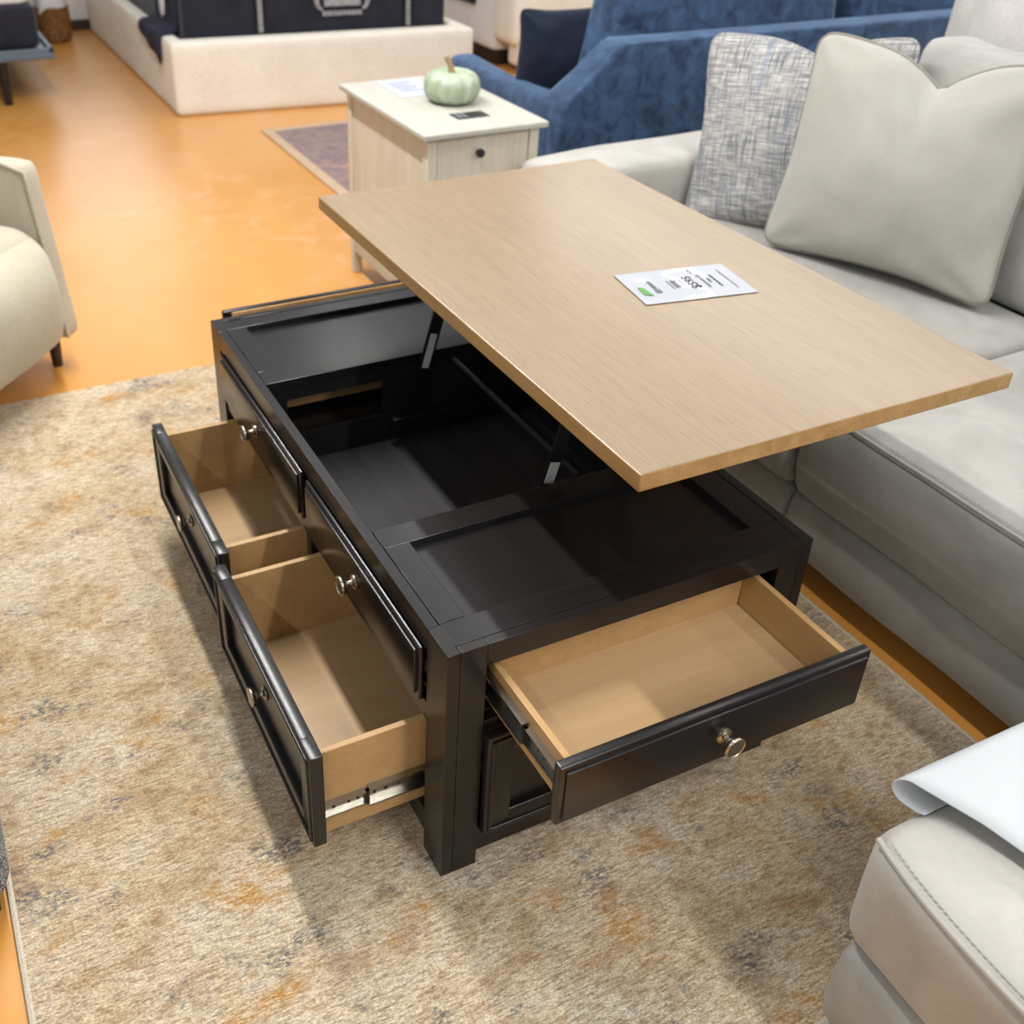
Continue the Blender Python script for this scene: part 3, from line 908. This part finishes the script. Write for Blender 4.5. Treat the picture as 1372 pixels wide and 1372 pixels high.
place_pillow('throw_pillow', 'navy velvet throw pillow propped inside the arm of the blue sofa', (-2.06, 1.37, .50), (-1.99, 1.66, .50), (-2.03, 1.165, .880), (-1.96, 1.66, .885), .15, 'navy', None, seed=9., pinch=.06)

# ------------------------------------------------------------------ cream platform bed with mattress
BD = Vector((-5.6, 1.36, FZ))
SK = .112      # the foot of the bed stands slightly askew to its sides
def askew(bm):
    for v in bm.verts:
        v.co.x += SK * (v.co.y - .476) * max(0., min(1., (v.co.x + 6.5) / 2.1))
        v.co -= BD
bed = thing('bed_frame', 'cream upholstered platform bed frame on the orange floor', 'bed frame', BD)
bm = B(); rbox(bm, -4.475, -4.345, .470, 2.215, FZ, .378, .028, 12); askew(bm); obj('footboard', bm, 'creambed', bed, None, 60)
for y0, y1 in ((.472, .560), (2.125, 2.213)):
    bm = B(); rbox(bm, -6.90, -4.40, y0, y1, FZ, .378, .026, 10); askew(bm); obj('side_rail', bm, 'creambed', bed, None, 60)
bm = B(); box(bm, -6.9, -4.47, .55, 2.13, .15, .20); askew(bm); obj('slats', bm, 'darkwood', bed)
mt = thing('mattress', 'charcoal mattress with white vertical labels in the cream bed frame', 'mattress', BD)
bm = B()
def fn(q, p):
    return q
rbox(bm, -6.85, -4.488, .585, 2.105, .20, .66, .03, 10); askew(bm); obj('mattress_core', bm, 'ticking', mt, None, 60)
for y in (1.005, 1.868):
    bm = B(); box(bm, -4.489, -4.483, y - .032, y + .032, .36, .63, .001)
    askew(bm); o = obj('strap', bm, 'black', mt, 'black label strap')
    bm = B()
    rnd = random.Random(int(y * 100))
    z = .385
    while z < .63:
        h = rnd.uniform(.010, .020); box(bm, -4.4832, -4.480, y - .013, y + .013, z, z + h, .0008); z += h + .004
    askew(bm); obj('label', bm, 'label', o, 'white woven lettering')
bm = B()
for s in (-1, 1):
    pts = []
    for i in range(9):
        a = i / 8 * PI / 2
        pts.append((-4.482, 1.478 + s * (.118 + .032 * math.cos(a) - .0), .545 - .055 * math.sin(a)))
    tube(bm, pts, [.016 - .001 * i for i in range(9)], 6)
box(bm, -4.486, -4.480, 1.372, 1.584, .505, .545, .002)
rnd = random.Random(4); y = 1.362
while y < 1.59:
    w = rnd.uniform(.012, .022); box(bm, -4.486, -4.481, y, y + w, .455, .480, .001); y += w + .005
askew(bm); obj('emblem', bm, 'label', mt, 'pale emblem and lettering band')

bm = B()   # navy throw hanging over the corner
NI, NJ = 14, 16; gr = []
for i in range(NI + 1):
    u = i / NI; row = []
    for j in range(NJ + 1):
        v = j / NJ
        x = -5.06 + .50 * u
        path = [(.95, .675), (.62, .675), (.575, .655), (.568, .42), (.545, .394), (.475, .392), (.455, .372), (.452, .335 - .10 * u)]
        k = v * (len(path) - 1); a = min(int(k), len(path) - 2); w = k - a
        y = path[a][0] * (1 - w) + path[a + 1][0] * w; z = path[a][1] * (1 - w) + path[a + 1][1] * w
        row.append(bm.verts.new((x + .008 * math.sin(v * 9), y + SK * 0 - .004 * math.sin(u * 14), z + .004 * math.sin(u * 11))))
    gr.append(row)
for i in range(NI):
    for j in range(NJ): bm.faces.new((gr[i][j], gr[i + 1][j], gr[i + 1][j + 1], gr[i][j + 1]))
tw = obj('throw_blanket', bm, 'navycloth', None, None, 180)
md = tw.modifiers.new('thick', 'SOLIDIFY'); md.thickness = .012; md.offset = -1
tag(tw, 'navy throw hanging over the left side of the charcoal mattress', 'throw')
bm = B(); prism(bm, [(-4.86, .66), (-4.78, .66), (-4.765, .50), (-4.785, .45), (-4.815, .43), (-4.845, .47)], 'y', .545, .556)
obj('pale_patch', bm, 'white', tw, 'pale rounded patch')

# second bed behind, white side panel
B2 = Vector((-5.8, 3.6, FZ))
b2 = thing('bed_frame', 'white bed with dark gap underneath behind the arm of the blue sofa', 'bed frame', B2)
def b2obj(name, bm, mat, label=None, smooth=60):
    bmesh.ops.translate(bm, verts=bm.verts[:], vec=-B2); return obj(name, bm, mat, b2, label, smooth)
bm = B(); rbox(bm, -6.9, -4.78, 2.70, 4.30, .085, .46, .02, 8); b2obj('side_rail', bm, 'white')
bm = B(); rbox(bm, -4.80, -4.50, 2.68, 4.32, .16, .50, .05, 10); b2obj('footboard', bm, 'creambed')
bm = B(); rbox(bm, -4.66, -4.50, 2.73, 2.87, .03, .20, .03, 8); b2obj('foot_pad', bm, 'creambed')
for x in (-6.8, -4.75):
    for y in (2.85, 4.15):
        bm = B(); box(bm, x - .03, x + .03, y - .03, y + .03, FZ, .22, .004); b2obj('leg', bm, 'black')
bm = B(); box(bm, -6.8, -4.80, 2.735, 4.1, FZ, .088, .004); b2obj('dark_gap_block', bm, 'black')  # black block stands in for the shaded gap under the bed
bm = B(); rbox(bm, -6.85, -4.6, 2.76, 4.24, .455, .72, .05, 10); b2obj('bedding', bm, 'white')
bm = B(); box(bm, -5.42, -5.05, 2.675, 2.70, .335, .60, .006); box(bm, -5.42, -5.05, 2.675, 3.1, .735, .75, .004); box(bm, -5.42, -5.05, 2.675, 2.69, .595, .745, .004)
tw2 = obj('throw_blanket', bm, 'navycloth'); tag(tw2, 'navy throw hanging down the side of the white bed', 'throw')
bm = B(); box(bm, -5.27, -5.21, 2.668, 2.6755, .37, .47, .003); obj('pale_patch', bm, 'white', tw2)

# ------------------------------------------------------------------ dark bed on a metal platform, far left
DB = Vector((-5.9, -.85, FZ))
db = thing('platform_bed', 'charcoal mattress on a bluish grey metal platform with black legs', 'bed', DB)
def dobj(name, bm, mat, label=None, smooth=60):
    bmesh.ops.translate(bm, verts=bm.verts[:], vec=-DB); return obj(name, bm, mat, db, label, smooth)
bm = B(); box(bm, -6.85, -4.93, -1.62, -.060, .225, .265, .006); box(bm, -4.955, -4.93, -1.62, -.06, .26, .285, .004); box(bm, -6.85, -4.93, -.085, -.06, .26, .285, .004)
dobj('platform', bm, 'bluegray')
bm = B(); rbox(bm, -6.83, -5.02, -1.58, -.110, .270, .500, .035, 10); dobj('mattress', bm, 'ticking')
bm = B(); rbox(bm, -6.83, -5.05, -1.56, -.13, .495, .60, .04, 8); dobj('bedding', bm, 'white')
for x in (-6.7, -4.965):
    for y in (-1.5, -.345):
        bm = B(); lathe(bm, [(0, FZ), (.022, FZ), (.030, .24), (0, .24)], Matrix.Translation((x, y, 0)), 14); dobj('leg', bm, 'black')

# basket against the back wall
bk_ = thing('basket', 'small brown wicker basket on the floor by the back wall', 'basket', (-6.62, .185, FZ))
bm = B(); lathe(bm, [(0, 0), (.10, 0), (.115, .03), (.122, .13), (.118, .23), (.108, .235), (.105, .21), (.105, .02), (0, .015)], Matrix(), 32); obj('wicker_body', bm, 'wicker', bk_)
bm = B()
def fn(q, p): return q + Vector((fbm(q, 14, 1), fbm(q, 14, 2), fbm(q, 14, 3))) * .03
rbox(bm, -.10, .10, -.10, .10, .12, .36, .08, 12, fn)
tb = obj('throw_blanket', bm, 'white', None, None, 180, (-6.62, .185, FZ)); tag(tb, 'white throw bundled in the brown wicker basket', 'throw')

# purple rug beyond the coffee table
bm = B(); box(bm, -3.86, -2.53, .86, 2.9, FZ, FZ + .008, .002); pr = obj('faded_rug', bm, 'purple')
tag(pr, 'faded purple oriental rug on the orange floor behind the end table', 'rug')
bm = B(); box(bm, -3.91, -2.53, .808, .862, FZ, FZ + .0085, .002); box(bm, -3.91, -3.858, .862, 2.9, FZ, FZ + .0085, .002); obj('border', bm, 'rugborder', pr, 'plain beige border')

# ------------------------------------------------------------------ pale grey sofa behind the taupe one
GO = Vector((-.1, 2.55, FZ))
gs = thing('sofa', 'light grey linen sofa just behind the back of the taupe sectional', 'sofa', GO)
def gobj(name, bm, mat, label=None, smooth=60):
    bmesh.ops.translate(bm, verts=bm.verts[:], vec=-GO); return obj(name, bm, mat, gs, label, smooth)
bm = B(); rbox(bm, -1.0, 1.3, 2.08, 3.0, .05, .33, .03, 8); gobj('base', bm, 'graylinen')
bm = B(); rbox(bm, -.98, 1.28, 2.10, 2.98, .325, .50, .04, 10); gobj('seat_cushion', bm, 'graylinen')
bm = B(); rbox(bm, -1.0, 1.3, 2.8, 3.02, .3, .86, .04, 8); gobj('backrest', bm, 'graylinen')
for x in (-.9, 1.2):
    for y in (2.16, 2.92):
        bm = B(); box(bm, x - .025, x + .025, y - .025, y + .025, FZ, .055, .004); gobj('foot', bm, 'shoe')
place_pillow('throw_pillow', 'light grey linen pillow standing upright behind the sofa back, its left edge showing', (-1.06, 2.36, .52), (-.53, 2.44, .52), (-1.08, 2.44, 1.12), (-.55, 2.52, 1.12), .16, 'graylinen', None, seed=12., pinch=.04, group='light grey linen pillows behind the sofa back')
place_pillow('throw_pillow', 'light grey linen pillow in the upper right corner, in front of its pair', (-.84, 2.20, .52), (-.27, 2.26, .52), (-.86, 2.26, 1.14), (-.29, 2.32, 1.14), .16, 'graylinen', None, seed=14., pinch=.04, group='light grey linen pillows behind the sofa back')

# ------------------------------------------------------------------ light
def strip(name, x0, x1, y, z, power, col=(1, .98, .955), w=.10):
    L = bpy.data.lights.new(name, 'AREA'); L.shape = 'RECTANGLE'; L.size = x1 - x0; L.size_y = w
    L.energy = power; L.color = col
    o = bpy.data.objects.new(name, L); COL.objects.link(o); o.location = ((x0 + x1) / 2, y, z)
    return o
strip('ceiling_tube_and_fill', -3.2, .1, -.25, 3., 140)
strip('ceiling_tube_and_fill', 2.0, 5., .35, 3., 105)
strip('ceiling_tube_and_fill', 1.2, 5., -2.3, 3., 45)  # added fill for the near rug and end faces, not a known tube
strip('ceiling_tube_and_fill', -5., 4., 1.5, 3., 60)
strip('ceiling_tube_and_fill', -6., 4., 3.9, 3., 165)
strip('ceiling_tube_and_fill', -6., 4., -4.3, 3., 60)
wd = bpy.data.worlds.new('World'); sc.world = wd; wd.use_nodes = True
bg = wd.node_tree.nodes['Background']; bg.inputs['Color'].default_value = (.93, .97, 1., 1); bg.inputs['Strength'].default_value = .40

# ------------------------------------------------------------------ camera
yaw, pitch, roll = 2.684, -.5603, .0185
F = Vector((math.cos(pitch) * math.cos(yaw), math.cos(pitch) * math.sin(yaw), math.sin(pitch)))
r = F.cross(Vector((0, 0, 1))).normalized(); u = r.cross(F)
R = r * math.cos(roll) + u * math.sin(roll); U = -r * math.sin(roll) + u * math.cos(roll)
cam = bpy.data.cameras.new('camera'); co = bpy.data.objects.new('camera', cam); COL.objects.link(co)
M = Matrix((R, U, -F)).transposed().to_4x4(); M.translation = (1.6825, -.9084, 1.6231)
co.matrix_world = M
cam.sensor_width = 36; cam.lens = 36 * 1437.67 / 1372
cam.shift_x = (686 - 574.31) / 1372; cam.shift_y = -(686 - 600.33) / 1372
cam.dof.use_dof = True; cam.dof.focus_distance = 1.65; cam.dof.aperture_fstop = 4.5
cam.clip_start = .05
sc.camera = co
sc.view_settings.view_transform = 'Standard'; sc.view_settings.look = 'None'
sc.view_settings.exposure = -.10; sc.view_settings.gamma = 1.; sc.view_settings.use_curve_mapping = False
